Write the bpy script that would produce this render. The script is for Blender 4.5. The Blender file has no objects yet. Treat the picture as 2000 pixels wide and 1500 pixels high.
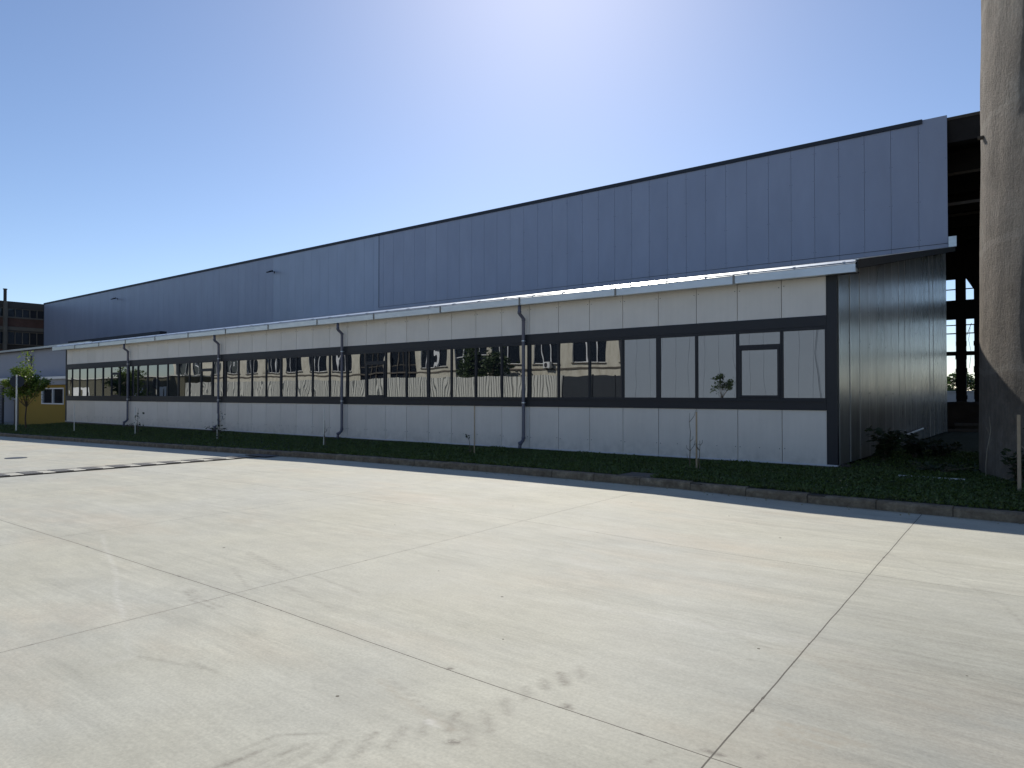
import bpy, math, random
import numpy as np
from mathutils import Vector
R = math.radians
random.seed(7); rng = np.random.default_rng(11)
S = bpy.context.scene

# ---------------------------------------------------------------- camera
cam = bpy.data.objects.new('camera', bpy.data.cameras.new('camera'))
S.collection.objects.link(cam)
CAM = (4.946, -16.087, 1.535)
cam.location = CAM
cam.rotation_euler = (R(90.842), 0, R(37.996))
cam.data.sensor_width = 36
cam.data.lens = 24.84
cam.data.clip_end = 2000
S.camera = cam
S.render.resolution_x, S.render.resolution_y = 1024, 768

# ---------------------------------------------------------------- sky and sun
SUN_EL, SUN_AZ = 36.0, -35.0        # azimuth from +Y, negative towards -X
W = bpy.data.worlds.new('World'); S.world = W; W.use_nodes = True
nt = W.node_tree
sky = nt.nodes.new('ShaderNodeTexSky'); sky.sky_type = 'NISHITA'
sky.sun_disc = False; sky.sun_elevation = R(SUN_EL); sky.sun_rotation = R(SUN_AZ)
sky.altitude = 100; sky.air_density = 0.85; sky.dust_density = 0.30; sky.ozone_density = 3.5
tint = nt.nodes.new('ShaderNodeMix'); tint.data_type = 'RGBA'; tint.blend_type = 'MULTIPLY'; tint.inputs[0].default_value = 1; tint.inputs[7].default_value = (1.0, .975, .985, 1)
nt.links.new(sky.outputs[0], tint.inputs[6]); nt.links.new(tint.outputs[2], nt.nodes['Background'].inputs[0])
nt.nodes['Background'].inputs[1].default_value = 0.088
sl = bpy.data.lights.new('sun', 'SUN'); sl.energy = 3.6; sl.angle = R(0.5); sl.color = (1.0, 0.94, 0.85)
so = bpy.data.objects.new('sun', sl); S.collection.objects.link(so)
sd = Vector((math.sin(R(SUN_AZ))*math.cos(R(SUN_EL)), math.cos(R(SUN_AZ))*math.cos(R(SUN_EL)), math.sin(R(SUN_EL))))
so.rotation_euler = sd.to_track_quat('Z', 'Y').to_euler()
S.view_settings.view_transform = 'Standard'; S.view_settings.look = 'None'
S.view_settings.exposure = 0.5; S.view_settings.gamma = 1

# ---------------------------------------------------------------- helpers
def link(o): S.collection.objects.link(o); return o
def tag(o, label=None, cat=None, group=None, kind=None):
    if label: o['label'] = label
    if cat: o['category'] = cat
    if group: o['group'] = group
    if kind: o['kind'] = kind
    return o
def thing(name, label, cat, loc=(0, 0, 0), group=None):
    o = link(bpy.data.objects.new(name, None)); o.location = loc; o.empty_display_size = .2
    return tag(o, label, cat, group)
class MB:
    def __init__(s): s.v = []; s.f = []; s.mi = []; s.cur = 0
    def add(s, vs, fs):
        b = len(s.v); s.v += [tuple(p) for p in vs]; s.mi += [s.cur]*len(fs); s.f += [tuple(b+i for i in f) for f in fs]; return s
    def box(s, x0, x1, y0, y1, z0, z1):
        return s.add([(x0,y0,z0),(x1,y0,z0),(x1,y1,z0),(x0,y1,z0),(x0,y0,z1),(x1,y0,z1),(x1,y1,z1),(x0,y1,z1)],
                     [(0,3,2,1),(4,5,6,7),(0,1,5,4),(1,2,6,5),(2,3,7,6),(3,0,4,7)])
    def prism(s, prof, x0, x1, ax='x'):
        """profile of (a,b) extruded along ax; for 'x' profile is (y,z), for 'y' profile is (x,z)"""
        n = len(prof)
        if ax == 'x': vs = [(x0, a, b) for a, b in prof]+[(x1, a, b) for a, b in prof]
        elif ax == 'y': vs = [(a, x0, b) for a, b in prof]+[(a, x1, b) for a, b in prof]
        else: vs = [(a, b, x0) for a, b in prof]+[(a, b, x1) for a, b in prof]
        return s.add(vs, [tuple(range(n))[::-1], tuple(range(n, 2*n))]+[(i, (i+1) % n, n+(i+1) % n, n+i) for i in range(n)])
    def tube(s, pts, rad, n=10, cap=True):
        pts = [Vector(p) for p in pts]; rs = rad if hasattr(rad, '__len__') else [rad]*len(pts)
        rings = []; up = None
        for i, p in enumerate(pts):
            d = (pts[min(i+1, len(pts)-1)]-pts[max(i-1, 0)]).normalized()
            if up is None:
                up = d.orthogonal().normalized()
            up = (up-d*up.dot(d)).normalized(); sd_ = d.cross(up)
            rings.append([p+(up*math.cos(2*math.pi*k/n)+sd_*math.sin(2*math.pi*k/n))*rs[i] for k in range(n)])
        fs = [(i*n+k, i*n+(k+1) % n, (i+1)*n+(k+1) % n, (i+1)*n+k) for i in range(len(pts)-1) for k in range(n)]
        if cap: fs += [tuple(range(n))[::-1], tuple((len(pts)-1)*n+k for k in range(n))]
        return s.add([q for r in rings for q in r], fs)
    def build(s, name, mat, parent=None, smooth=False, bevel=0):
        me = bpy.data.meshes.new(name); me.from_pydata(s.v, [], s.f); me.update()
        if smooth: me.shade_smooth()
        o = link(bpy.data.objects.new(name, me))
        for q in (mat if isinstance(mat, list) else [mat]): me.materials.append(q)
        if any(s.mi): me.polygons.foreach_set('material_index', s.mi)
        if parent:
            o.parent = parent
            o.location = -Vector(parent.matrix_basis.translation) if parent.type == 'EMPTY' else (0, 0, 0)
        if bevel:
            m = o.modifiers.new('bevel', 'BEVEL'); m.width = bevel; m.segments = 2; m.limit_method = 'ANGLE'
        return o
def copy_tree(o, parent=None, off=None):
    c = o.copy(); link(c)
    if parent: c.parent = parent
    for ch in [k for k in S.objects if k.parent == o]: copy_tree(ch, c)
    return c

# ---------------------------------------------------------------- materials
class NT:
    def __init__(s, name, disp=False):
        s.m = bpy.data.materials.new(name); s.m.use_nodes = True; s.t = s.m.node_tree; s.b = s.t.nodes['Principled BSDF']
        s.out = s.t.nodes['Material Output']
    def n(s, typ, ins=None, **kw):
        d = s.t.nodes.new(typ)
        for k, v in kw.items(): setattr(d, k, v)
        if ins:
            for k, v in ins.items():
                if hasattr(v, 'is_linked') or isinstance(v, bpy.types.NodeSocket): s.t.links.new(v, d.inputs[k])
                else: d.inputs[k].default_value = v
        return d
    def set(s, **kw):
        for k, v in kw.items():
            k = k.replace('_', ' ')
            if isinstance(v, bpy.types.NodeSocket): s.t.links.new(v, s.b.inputs[k])
            else: s.b.inputs[k].default_value = v
        return s
    def math(s, op, a, b=0.0, c=0.0):
        return s.n('ShaderNodeMath', {0: a, 1: b, 2: c}, operation=op).outputs[0]
    def pos(s): return s.n('ShaderNodeNewGeometry').outputs['Position']
    def scaled(s, sc, rot=(0, 0, 0), loc=(0, 0, 0)):
        return s.n('ShaderNodeMapping', {'Vector': s.pos(), 'Scale': sc, 'Rotation': rot, 'Location': loc}).outputs[0]
    def noise(s, vec, scale, detail=4, rough=.55, dist=0):
        return s.n('ShaderNodeTexNoise', {'Vector': vec, 'Scale': scale, 'Detail': detail, 'Roughness': rough, 'Distortion': dist}).outputs[0]
    def ramp(s, fac, stops):
        r = s.n('ShaderNodeValToRGB', {0: fac}); e = r.color_ramp.elements
        while len(e) < len(stops): e.new(.5)
        for i, (p, c) in enumerate(stops):
            e[i].position = p; e[i].color = (*c, 1) if hasattr(c, '__len__') else (c, c, c, 1)
        return r.outputs[0]
    def mix(s, fac, a, b, mode='MIX'):
        d = s.n('ShaderNodeMix', data_type='RGBA', blend_type=mode)
        for k, v in ((0, fac), (6, a), (7, b)):
            if isinstance(v, bpy.types.NodeSocket): s.t.links.new(v, d.inputs[k])
            else: d.inputs[k].default_value = v if k == 0 or len(v) == 4 else (*v, 1)
        return d.outputs[2]
    def bump(s, h, strength=.3, dist=.01, normal=None):
        ins = {'Height': h, 'Strength': strength, 'Distance': dist}
        if normal: ins['Normal'] = normal
        return s.n('ShaderNodeBump', ins).outputs[0]
def simple(name, col, rough=.5, metal=0., var=.12, nscale=3., spec=.5, bump=0.):
    k = NT(name); nz = k.noise(k.pos(), nscale, 5)
    c = tuple(max(0, x) for x in col)
    k.set(Base_Color=k.mix(nz, tuple(x*(1-var) for x in c), tuple(x*(1+var) for x in c)), Roughness=rough, Metallic=metal)
    k.b.inputs['Specular IOR Level'].default_value = spec
    if bump: k.set(Normal=k.bump(k.noise(k.pos(), nscale*8, 5), bump, .01))
    return k.m
M = {}
M['anthracite'] = simple('anthracite_metal', (.013, .015, .020), .55, 0, .06)
M['dark_trim'] = simple('dark_trim', (.012, .013, .018), .6)
M['galv'] = None
k = NT('galvanised_steel'); nz = k.noise(k.scaled((1, 3, 3)), 2.2, 5); n2 = k.noise(k.scaled((.8, 8, 8)), 9, 3)
k.set(Base_Color=k.mix(nz, (.50, .54, .55), (.72, .76, .77)), Metallic=.75, Roughness=k.ramp(n2, [(.3, .30), (.7, .46)])); M['galv'] = k.m
M['pipe'] = simple('pvc_downpipe', (.115, .115, .15), .38, 0, .1)
k = NT('roof_sheet'); k.set(Base_Color=k.mix(k.noise(k.pos(), 1.2), (.46, .47, .50), (.60, .61, .63)), Roughness=.35, Metallic=.2); M['roof'] = k.m
# light grey composite panel: faint dirt, vertical streaks, more dust near the ground
k = NT('light_grey_panel')
cell = k.n('ShaderNodeTexWhiteNoise', {'W': k.math('FLOOR', k.n('ShaderNodeSeparateXYZ', {0: k.pos()}).outputs[0])}, noise_dimensions='1D').outputs[0]
base = k.mix(cell, (.735, .685, .615), (.785, .735, .665))
st = k.ramp(k.noise(k.scaled((6, 6, .5)), 1.6, 6), [(.3, .965), (.75, 1.015)])
cl = k.ramp(k.noise(k.pos(), 1.3, 6, .6), [(.35, .95), (.7, 1.03)])
base = k.mix(1, base, st, 'MULTIPLY'); base = k.mix(1, base, cl, 'MULTIPLY')
zz = k.n('ShaderNodeSeparateXYZ', {0: k.pos()}).outputs[2]
splash = k.math('MULTIPLY', k.n('ShaderNodeMapRange', {0: zz, 1: .45, 2: 0.0, 3: 0, 4: 1}).outputs[0], k.ramp(k.noise(k.pos(), 5, 5), [(.35, 0.), (.7, 1.)]))
base = k.mix(k.math('MULTIPLY', splash, .35), base, (.20, .185, .15))
k.set(Base_Color=base, Roughness=.42, Normal=k.bump(k.noise(k.pos(), 140, 2), .12, .002)); M['panel'] = k.m
# the same cladding on the end wall: vertical micro ribs, glossier
k = NT('ribbed_grey_panel')
sx = k.n('ShaderNodeSeparateXYZ', {0: k.pos()}).outputs
cell = k.n('ShaderNodeTexWhiteNoise', {'W': k.math('FLOOR', sx[1])}, noise_dimensions='1D').outputs[0]
rib = k.math('SINE', k.math('MULTIPLY', sx[1], 2*math.pi/.1))
warp = k.noise(k.scaled((1, 1.1, .16)), 1.7, 3)
cl = k.ramp(k.noise(k.pos(), 1.5, 6, .65), [(.3, .85), (.7, 1.05)])
stx = k.ramp(k.noise(k.scaled((1, 3.5, .22)), 1.6, 5, .6), [(.3, .88), (.7, 1.06)])
fy = k.math('FRACT', k.math('SUBTRACT', sx[1], .12)); joint_glint = k.math('LESS_THAN', fy, .06)
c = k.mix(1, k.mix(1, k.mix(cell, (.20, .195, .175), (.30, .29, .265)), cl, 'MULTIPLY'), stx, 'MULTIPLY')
c = k.mix(k.math('MULTIPLY', joint_glint, .6), c, (.55, .54, .50))  # pale joint edges: reflected highlights put into the base colour
bow = k.math('MULTIPLY', k.math('POWER', k.math('SUBTRACT', fy, .5), 2.), 1.)
k.set(Base_Color=c, Roughness=k.ramp(k.noise(k.scaled((1, 2, .5)), 2.2, 5), [(.3, .19), (.75, .27)]), Normal=k.bump(bow, 1., .012, k.bump(warp, .25, .02)))
k.b.inputs['Specular IOR Level'].default_value = .62
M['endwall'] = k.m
# blue grey hall cladding, each one-metre panel a slightly different batch tone
k = NT('blue_grey_cladding')
sx = k.n('ShaderNodeSeparateXYZ', {0: k.pos()}).outputs
xf = k.math('FLOOR', k.math('SUBTRACT', sx[0], .39))
cell = k.n('ShaderNodeTexWhiteNoise', {'W': xf}, noise_dimensions='1D').outputs[0]
base = k.mix(cell, (.285, .315, .40), (.305, .335, .42))
batch = k.math('MULTIPLY', k.math('GREATER_THAN', sx[0], -44.6), k.math('LESS_THAN', sx[0], -32.1))
base = k.mix(k.math('MULTIPLY', batch, .55), base, (.36, .41, .50))
cl = k.ramp(k.noise(k.scaled((1, 1, .35)), .9, 6, .6), [(.3, .93), (.7, 1.05)])
k.set(Base_Color=k.mix(1, base, cl, 'MULTIPLY'), Roughness=.42, Metallic=.25, Normal=k.bump(k.noise(k.scaled((.6, 1, .15)), 1.1, 3), .12, .02)); M['hall'] = k.m
M['wing'] = simple('wing_render', (.26, .28, .33), .6, 0, .06, 1.)
M['cap'] = simple('parapet_cap', (.012, .017, .028), .55)
# coated window glass: mirror-like, wavy
k = NT('coated_glass')
w1 = k.noise(k.scaled((1, 1, .55)), .62, 1, .4); w2 = k.noise(k.scaled((1, 1, .7), loc=(3, 8, 1)), 1.9, 1, .4)
h = k.math('ADD', w1, k.math('MULTIPLY', w2, .16))
bp = k.bump(h, 1.0, .0065)
gl = k.n('ShaderNodeBsdfGlossy', {'Color': (.84, .87, .88, 1), 'Roughness': 0.0, 'Normal': bp})
df = k.n('ShaderNodeBsdfDiffuse', {'Color': (.012, .014, .018, 1)})
fr = k.n('ShaderNodeFresnel', {'IOR': 2.3, 'Normal': bp})
mx = k.n('ShaderNodeMixShader', {0: k.math('ADD', fr.outputs[0], .16), 1: df.outputs[0], 2: gl.outputs[0]})
k.t.links.new(mx.outputs[0], k.out.inputs[0]); M['glass'] = k.m
M['dark_glass'] = simple('dark_glass', (.015, .02, .028), .08)
# concrete pavement
k = NT('pavement_concrete')
P = k.pos(); sx = k.n('ShaderNodeSeparateXYZ', {0: P}).outputs
big = k.noise(P, .22, 5, .6); mid = k.noise(k.scaled((1, 1.6, 1)), .9, 6, .62)
strk = k.noise(k.scaled((.16, 2.6, 1), (0, 0, R(4))), 1.7, 7, .68, .25)
strk2 = k.noise(k.scaled((.10, 6.0, 1), (0, 0, R(-5)), (5, 2, 0)), 2.0, 6, .7, .2)
broom = k.noise(k.scaled((1.2, 34, 1), (0, 0, R(1.5))), 1.5, 4, .7)
fine = k.noise(P, 55, 4, .7)
c = k.mix(k.ramp(big, [(.35, 0.), (.65, 1.)]), (.498, .484, .392), (.472, .472, .412))
tint = k.ramp(k.noise(k.scaled((.6, 1.3, 1), loc=(9, 4, 0)), .55, 5, .6), [(.52, 0.), (.74, 1.)])
c = k.mix(k.math('MULTIPLY', tint, .55), c, (.53, .465, .36))
mott = k.noise(k.scaled((1, 1.5, 1), loc=(3, 1, 0)), 2.6, 8, .72); scuff = k.noise(k.scaled((.5, 5.5, 1), (0, 0, R(7)), (1, 7, 0)), 3.2, 8, .78, .15)
patch = k.noise(k.scaled((.5, 1.2, 1), loc=(6, 2, 0)), .8, 3, .5)
slabid = k.n('ShaderNodeTexWhiteNoise', {0: k.n('ShaderNodeCombineXYZ', {0: k.math('FLOOR', k.math('DIVIDE', k.math('ADD', k.math('ADD', sx[0], k.math('MULTIPLY', sx[1], .035)), 1.0), 4.16)), 1: k.math('FLOOR', k.math('DIVIDE', k.math('ADD', sx[1], 8.62), 4.2))}).outputs[0]}, noise_dimensions='3D').outputs[0]
for f, lo, hi in ((mid, .91, 1.06), (mott, .905, 1.065), (fine, .87, 1.10), (broom, .97, 1.03)):
    c = k.mix(1, c, k.ramp(f, [(.30, lo), (.70, hi)]), 'MULTIPLY')
sk = k.mix(1, k.ramp(strk, [(.3, .925), (.7, 1.05)]), k.mix(1, k.ramp(scuff, [(.3, .87), (.7, 1.08)]), k.ramp(strk2, [(.3, .96), (.7, 1.04)]), 'MULTIPLY'), 'MULTIPLY')
c = k.mix(k.ramp(patch, [(.38, .25), (.6, 1.)]), c, k.mix(1, c, sk, 'MULTIPLY'))
c = k.mix(1, c, k.ramp(slabid, [(0., .97), (1., 1.025)]), 'MULTIPLY')
# the bay at right is darker, unevenly along the scuff streaks
dark_bay = k.math('MULTIPLY', k.n('ShaderNodeMapRange', {0: k.math('ADD', sx[0], k.math('MULTIPLY', k.noise(P, .5, 4), 1.2)), 1: 3.2, 2: 4.8, 3: 0., 4: 1.}).outputs[0], k.n('ShaderNodeMapRange', {0: sx[1], 1: -8.2, 2: -11., 3: 0., 4: 1.}).outputs[0])
c = k.mix(k.math('MULTIPLY', dark_bay, k.ramp(scuff, [(.25, 1.), (.7, .45)])), c, k.mix(1, c, (.66, .67, .68), 'MULTIPLY'))
att = k.n('ShaderNodeAttribute', attribute_name='stain')
sa = k.n('ShaderNodeSeparateColor', {0: att.outputs['Color']}).outputs
brk = k.ramp(k.noise(k.scaled((1, 1, 1)), 16, 6, .75), [(.36, .15), (.6, 1.)])
c = k.mix(k.math('MULTIPLY', sa[0], brk), c, (.22, .205, .17))
c = k.mix(k.math('MULTIPLY', sa[1], brk), c, (.70, .69, .64))
c = k.mix(k.math('MULTIPLY', sa[2], brk), c, (.34, .30, .23))
# pits and specks
vor = k.n('ShaderNodeTexVoronoi', {'Vector': P, 'Scale': 2.1, 'Randomness': 1.0}, feature='F1')
spk = k.math('LESS_THAN', vor.outputs[0], k.math('MULTIPLY', k.noise(P, 1.1, 2), .055))
c = k.mix(spk, c, (.09, .08, .06))
# saw-cut joints
wob = k.math('MULTIPLY', k.math('SUBTRACT', k.noise(P, 1.3, 3), .5), .018)
chip = k.math('MULTIPLY', k.ramp(k.noise(P, 7, 3, .7), [(.60, 0.), (.78, 1.)]), .012)
xs = k.math('ADD', k.math('ADD', sx[0], k.math('MULTIPLY', sx[1], .035)), wob)     # slabs not quite square to the building
ys = k.math('ADD', sx[1], wob)
def near(v, at, w):
    return k.math('LESS_THAN', k.math('ABSOLUTE', k.math('SUBTRACT', v, at)), w)
w = k.math('ADD', .0028, k.math('MULTIPLY', chip, .5))
J = None
for v, at, wid in [(xs, 3.16, k.math('ADD', .0046, chip)), (xs, -1.0, w), (xs, -4.78, w), (xs, -9.0, w), (xs, 7.3, w),
                   (ys, -12.84, k.math('ADD', .0036, chip)), (ys, -8.62, w), (ys, -17.0, w), (ys, -21.2, w)] + [(xs, -17.2-4.15*i, w) for i in range(6)]:
    q = near(v, at, wid); J = q if J is None else k.math('MAXIMUM', J, q)
c = k.mix(k.math('MULTIPLY', J, .9), c, (.05, .043, .035))
halo = None
for v, at in [(xs, 3.16), (xs, -1.0), (ys, -12.84), (ys, -8.62)]:
    q = near(v, at, .03); halo = q if halo is None else k.math('MAXIMUM', halo, q)
c = k.mix(k.math('MULTIPLY', halo, .07), c, (.24, .22, .18))
hb = k.math('ADD', k.math('MULTIPLY', broom, .5), k.math('MULTIPLY', fine, .5)); hb = k.math('SUBTRACT', hb, k.math('MULTIPLY', J, 2.))
k.b.inputs['Specular IOR Level'].default_value = .22
k.set(Base_Color=c, Roughness=k.ramp(mid, [(.3, .72), (.7, .85)]), Normal=k.bump(hb, .22, .004)); M['pave'] = k.m
# kerb, soil, grass
k = NT('kerb_concrete'); nz = k.noise(k.pos(), 6, 6, .7)
c = k.ramp(nz, [(.3, (.10, .075, .05)), (.55, (.20, .16, .11)), (.75, (.34, .29, .21))])
k.set(Base_Color=c, Roughness=.9, Normal=k.bump(k.noise(k.pos(), 30, 5, .7), .6, .01)); M['kerb'] = k.m
k = NT('soil'); nz = k.noise(k.pos(), 5, 6, .7)
k.set(Base_Color=k.ramp(nz, [(.3, (.012, .018, .008)), (.6, (.022, .032, .012)), (.8, (.04, .038, .022))]), Roughness=1, Normal=k.bump(nz, .8, .05)); M['soil'] = k.m
def leafmat(name, a, b, c2, trans=.3):
    k = NT(name); nz = k.noise(k.pos(), 1.3, 3); n2 = k.noise(k.pos(), 23, 2)
    col = k.mix(k.ramp(n2, [(.35, 0.), (.65, 1.)]), a, b); col = k.mix(k.ramp(nz, [(.45, 0.), (.7, .7)]), col, c2)
    k.set(Base_Color=col, Roughness=.55)
    tr = k.n('ShaderNodeBsdfTranslucent', {'Color': col})
    mx = k.n('ShaderNodeMixShader', {0: trans, 1: k.b.outputs[0], 2: tr.outputs[0]}); k.t.links.new(mx.outputs[0], k.out.inputs[0])
    return k.m
M['grass'] = leafmat('grass_blade', (.036, .062, .012), (.13, .185, .042), (.08, .10, .028))
M['leaf'] = leafmat('tree_leaf', (.075, .14, .02), (.16, .24, .04), (.20, .22, .035), .45)
M['dark_leaf'] = leafmat('weed_leaf', (.02, .035, .012), (.035, .055, .018), (.04, .04, .02))
M['far_leaf'] = leafmat('far_leaf', (.04, .07, .02), (.07, .11, .035), (.05, .08, .03))
M['litter'] = simple('dry_leaf', (.26, .22, .12), .8, 0, .4, 30)
M['bark'] = simple('bark', (.10, .075, .05), .9, 0, .3, 12, .3, .5)
M['twig'] = simple('twig', (.14, .11, .075), .85, 0, .3, 20)
M['dry_twig'] = simple('dry_twig', (.34, .29, .21), .85, 0, .3, 20)
M['wood'] = simple('stake_wood', (.42, .32, .21), .8, 0, .2, 14)
M['pale_pole'] = simple('pale_pole', (.80, .79, .72), .5, 0, .06)
M['yellow'] = simple('yellow_render', (.30, .195, .02), .8, 0, .06, 2)
M['white'] = simple('white_paint', (.74, .75, .76), .5, 0, .05)
M['white_pvc'] = simple('white_plastic', (.72, .72, .70), .4, 0, .05)
# silo concrete: board marks, runs, rings
k = NT('weathered_concrete')
sx = k.n('ShaderNodeSeparateXYZ', {0: k.pos()}).outputs
v1 = k.noise(k.scaled((2.4, 2.4, .7)), 1.5, 8, .72); v2 = k.noise(k.scaled((7, 7, 2.2)), 2, 7, .75); bl = k.noise(k.pos(), .8, 7, .68)
c = k.ramp(bl, [(.32, (.14, .115, .085)), (.52, (.225, .19, .148)), (.72, (.30, .27, .22))])
c = k.mix(1, c, k.ramp(v1, [(.32, .80), (.62, 1.10)]), 'MULTIPLY'); c = k.mix(1, c, k.ramp(v2, [(.36, .80), (.6, 1.10)]), 'MULTIPLY')
zw = k.math('ADD', sx[2], k.math('MULTIPLY', k.math('SUBTRACT', k.noise(k.pos(), .9, 4), .5), .5))
ring = k.math('FRACT', k.math('DIVIDE', k.math('ADD', zw, .4), 2.35)); line = k.math('LESS_THAN', ring, .05)
c = k.mix(k.math('MULTIPLY', line, .30), c, (.36, .33, .27))
runs = k.ramp(k.noise(k.scaled((9, 9, .12)), 2.2, 4, .6), [(.56, 0.), (.72, 1.)])
c = k.mix(k.math('MULTIPLY', runs, .35), c, (.10, .085, .065))
hh = k.math('ADD', k.math('ADD', k.math('MULTIPLY', v1, .7), k.math('MULTIPLY', v2, .5)), k.math('ADD', k.math('MULTIPLY', ring, .35), k.math('MULTIPLY', k.noise(k.pos(), 11, 8, .78), 1.1)))
k.set(Base_Color=c, Roughness=.95, Normal=k.bump(hh, 1.0, .075)); M['silo'] = k.m
M['soot'] = simple('sooty_concrete', (.022, .020, .019), .95, 0, .35, 2.5, .2, .5)  # near-black: shade inside the open hall put into the base colour
M['soot_edge'] = simple('worn_concrete_edge', (.075, .065, .055), .95, 0, .35, 4, .2, .5)
M['rubble'] = simple('rubble_earth', (.055, .042, .030), 1, 0, .4, 2, .1, .9)
k = NT('dark_brick'); br = k.n('ShaderNodeTexBrick', {'Vector': k.n('ShaderNodeCombineXYZ', {0: k.n('ShaderNodeSeparateXYZ', {0: k.pos()}).outputs[1], 1: k.n('ShaderNodeSeparateXYZ', {0: k.pos()}).outputs[2]}).outputs[0],
    'Color1': (.11, .045, .032, 1), 'Color2': (.075, .032, .024, 1), 'Mortar': (.10, .085, .07, 1), 'Scale': 4.0, 'Mortar Size': .02})
k.set(Base_Color=k.mix(1, br.outputs[0], k.ramp(k.noise(k.pos(), 1, 5), [(.3, .7), (.7, 1.15)]), 'MULTIPLY'), Roughness=.95); M['brick'] = k.m
M['old_conc'] = simple('old_concrete', (.125, .11, .09), .95, 0, .3, 1.2)
M['old_dark'] = simple('dark_render', (.055, .048, .042), .95, 0, .3, 1.2)
k = NT('cream_render'); c = k.ramp(k.noise(k.scaled((2, 2, .6)), 1.1, 7, .68), [(.3, (.44, .41, .33)), (.5, (.60, .57, .48)), (.75, (.70, .67, .58))])
k.set(Base_Color=c, Roughness=.9); M['cream'] = k.m
M['grey_clad'] = simple('grey_cladding', (.27, .32, .39), .55, 0, .06, .6)
M['sheet'] = simple('white_sheet_metal', (.58, .58, .54), .5, .0, .06)
M['grate'] = simple('weathered_grate', (.24, .23, .21), .6, .2, .2)
M['flash'] = simple('pale_base_flashing', (.62, .63, .66), .45, .2, .08)
M['bed'] = simple('channel_concrete', (.44, .43, .37), .8, 0, .12, 5)
M['sheet_groove'] = simple('sheet_groove_dirt', (.36, .36, .33), .6)  # darker grooves: shading of the ribs put into the colour
M['olive'] = simple('olive_render', (.085, .08, .05), .8)
M['navy'] = simple('navy_panel', (.012, .018, .026), .5)
M['orange'] = simple('orange_brick', (.50, .22, .07), .85, 0, .2, 6)

# ---------------------------------------------------------------- terrain heights
ZP = np.array([[-150, -.6], [-36, -.48], [-29, -.41], [-20, -.3], [-12.6, -.21], [-10, -.165], [-4, -.13], [-.5, -.135], [2, -.185], [5, -.195], [100, -.2]])
def zp(x): return np.interp(x, ZP[:, 0], ZP[:, 1])
ZB = np.array([[-60, -.36], [-44, -.30], [-40, -.10], [-29, -.07], [-20, -.045], [1.1, -.045], [1.7, 0], [60, 0]])
KF, KB = -4.42, -4.25            # kerb front and back
def zk(x): return zp(x)+.14
def zl(x, y):
    t = np.clip((y-KB)/(-KB), 0, 1); t = t*t*(3-2*t)*.5+t*.5
    return (zk(x)-.01)*(1-t)+np.interp(x, ZB[:, 0], ZB[:, 1])*t
# pixel to pavement point, only to lay stains where they lie on the ground (world coordinates result)
yaw, pit, F = R(37.996), R(.842), 1380.
fw = np.array([-math.sin(yaw)*math.cos(pit), math.cos(yaw)*math.cos(pit), math.sin(pit)]); rt = np.array([math.cos(yaw), math.sin(yaw), 0]); upv = np.cross(rt, fw)
def gp(px, py):
    d = fw+rt*(px-1000)/F-upv*(py-750)/F; z = -.19
    for _ in range(12):
        t = (z-CAM[2])/d[2]; q = np.array(CAM)+t*d; z = float(zp(q[0]))
    return q[:2]

def grid_mesh(name, xs, ys, zf, mat, mask=None):
    nx, ny = len(xs), len(ys); X, Yy = np.meshgrid(xs, ys); Zz = zf(X, Yy)
    co = np.stack([X, Yy, Zz], -1).reshape(-1, 3).astype(np.float32)
    i = np.arange(nx*ny).reshape(ny, nx); q = np.stack([i[:-1, :-1], i[:-1, 1:], i[1:, 1:], i[1:, :-1]], -1)
    if mask is not None: q = q[mask(.5*(X[:-1, :-1]+X[1:, 1:]), .5*(Yy[:-1, :-1]+Yy[1:, 1:]))]
    q = q.reshape(-1, 4)
    me = bpy.data.meshes.new(name); me.vertices.add(len(co)); me.vertices.foreach_set('co', co.ravel())
    me.loops.add(q.size); me.loops.foreach_set('vertex_index', q.ravel().astype(np.int32))
    me.polygons.add(len(q)); me.polygons.foreach_set('loop_start', np.arange(0, q.size, 4, dtype=np.int32)); me.polygons.foreach_set('loop_total', np.full(len(q), 4, dtype=np.int32))
    me.update(); me.validate(); me.shade_smooth(); me.materials.append(mat)
    return link(bpy.data.objects.new(name, me)), co
# pavement
xs = np.concatenate([[-600, -300, -150, -80, -60, -50], np.arange(-44, -8, 1.), np.arange(-8, 5.6, .03), [6, 7, 8, 10, 15, 25, 40, 100, 300, 600]])
ys = np.concatenate([[-600, -200, -80, -40, -30, -25, -20, -18], np.arange(-17, -14, .3), np.arange(-14.2, -4.38, .03)[7:], [-4.4, -2, 0, 5, 20, 60, 200, 600]])
xs = np.unique(np.round(xs, 4)); ys = np.unique(np.round(ys, 4))
pave, co = grid_mesh('pavement', xs, ys, lambda X, Y: zp(X), M['pave']); tag(pave, kind='structure')
st = np.zeros((len(co), 4), np.float32); st[:, 3] = 1
P2 = co[:, :2]
def stroke(px, ch, wid, amt, soft=.6):
    """soft stroke along a chain of photo points laid on the ground; wid in metres"""
    pts = [gp(*p) for p in px]
    d = np.full(len(P2), 9.)
    lo = np.min(pts, 0)-1; hi = np.max(pts, 0)+1
    sel = np.where((P2[:, 0] > lo[0]) & (P2[:, 0] < hi[0]) & (P2[:, 1] > lo[1]) & (P2[:, 1] < hi[1]))[0]
    Q = P2[sel]; dd = np.full(len(sel), 9.)
    for a, b in zip(pts[:-1], pts[1:]):
        ab = b-a; t = np.clip(((Q-a)@ab)/(ab@ab+1e-9), 0, 1); dd = np.minimum(dd, np.linalg.norm(Q-a-t[:, None]*ab, axis=1))
    v = min(1.5, amt*(1.45 if ch == 0 else 1.))*np.clip((wid-dd)/(wid*soft), 0, 1)
    st[sel, ch] = np.maximum(st[sel, ch], v)
def z2(x, y): return (400+x/2.2222, 900+y/2.2222)
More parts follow.
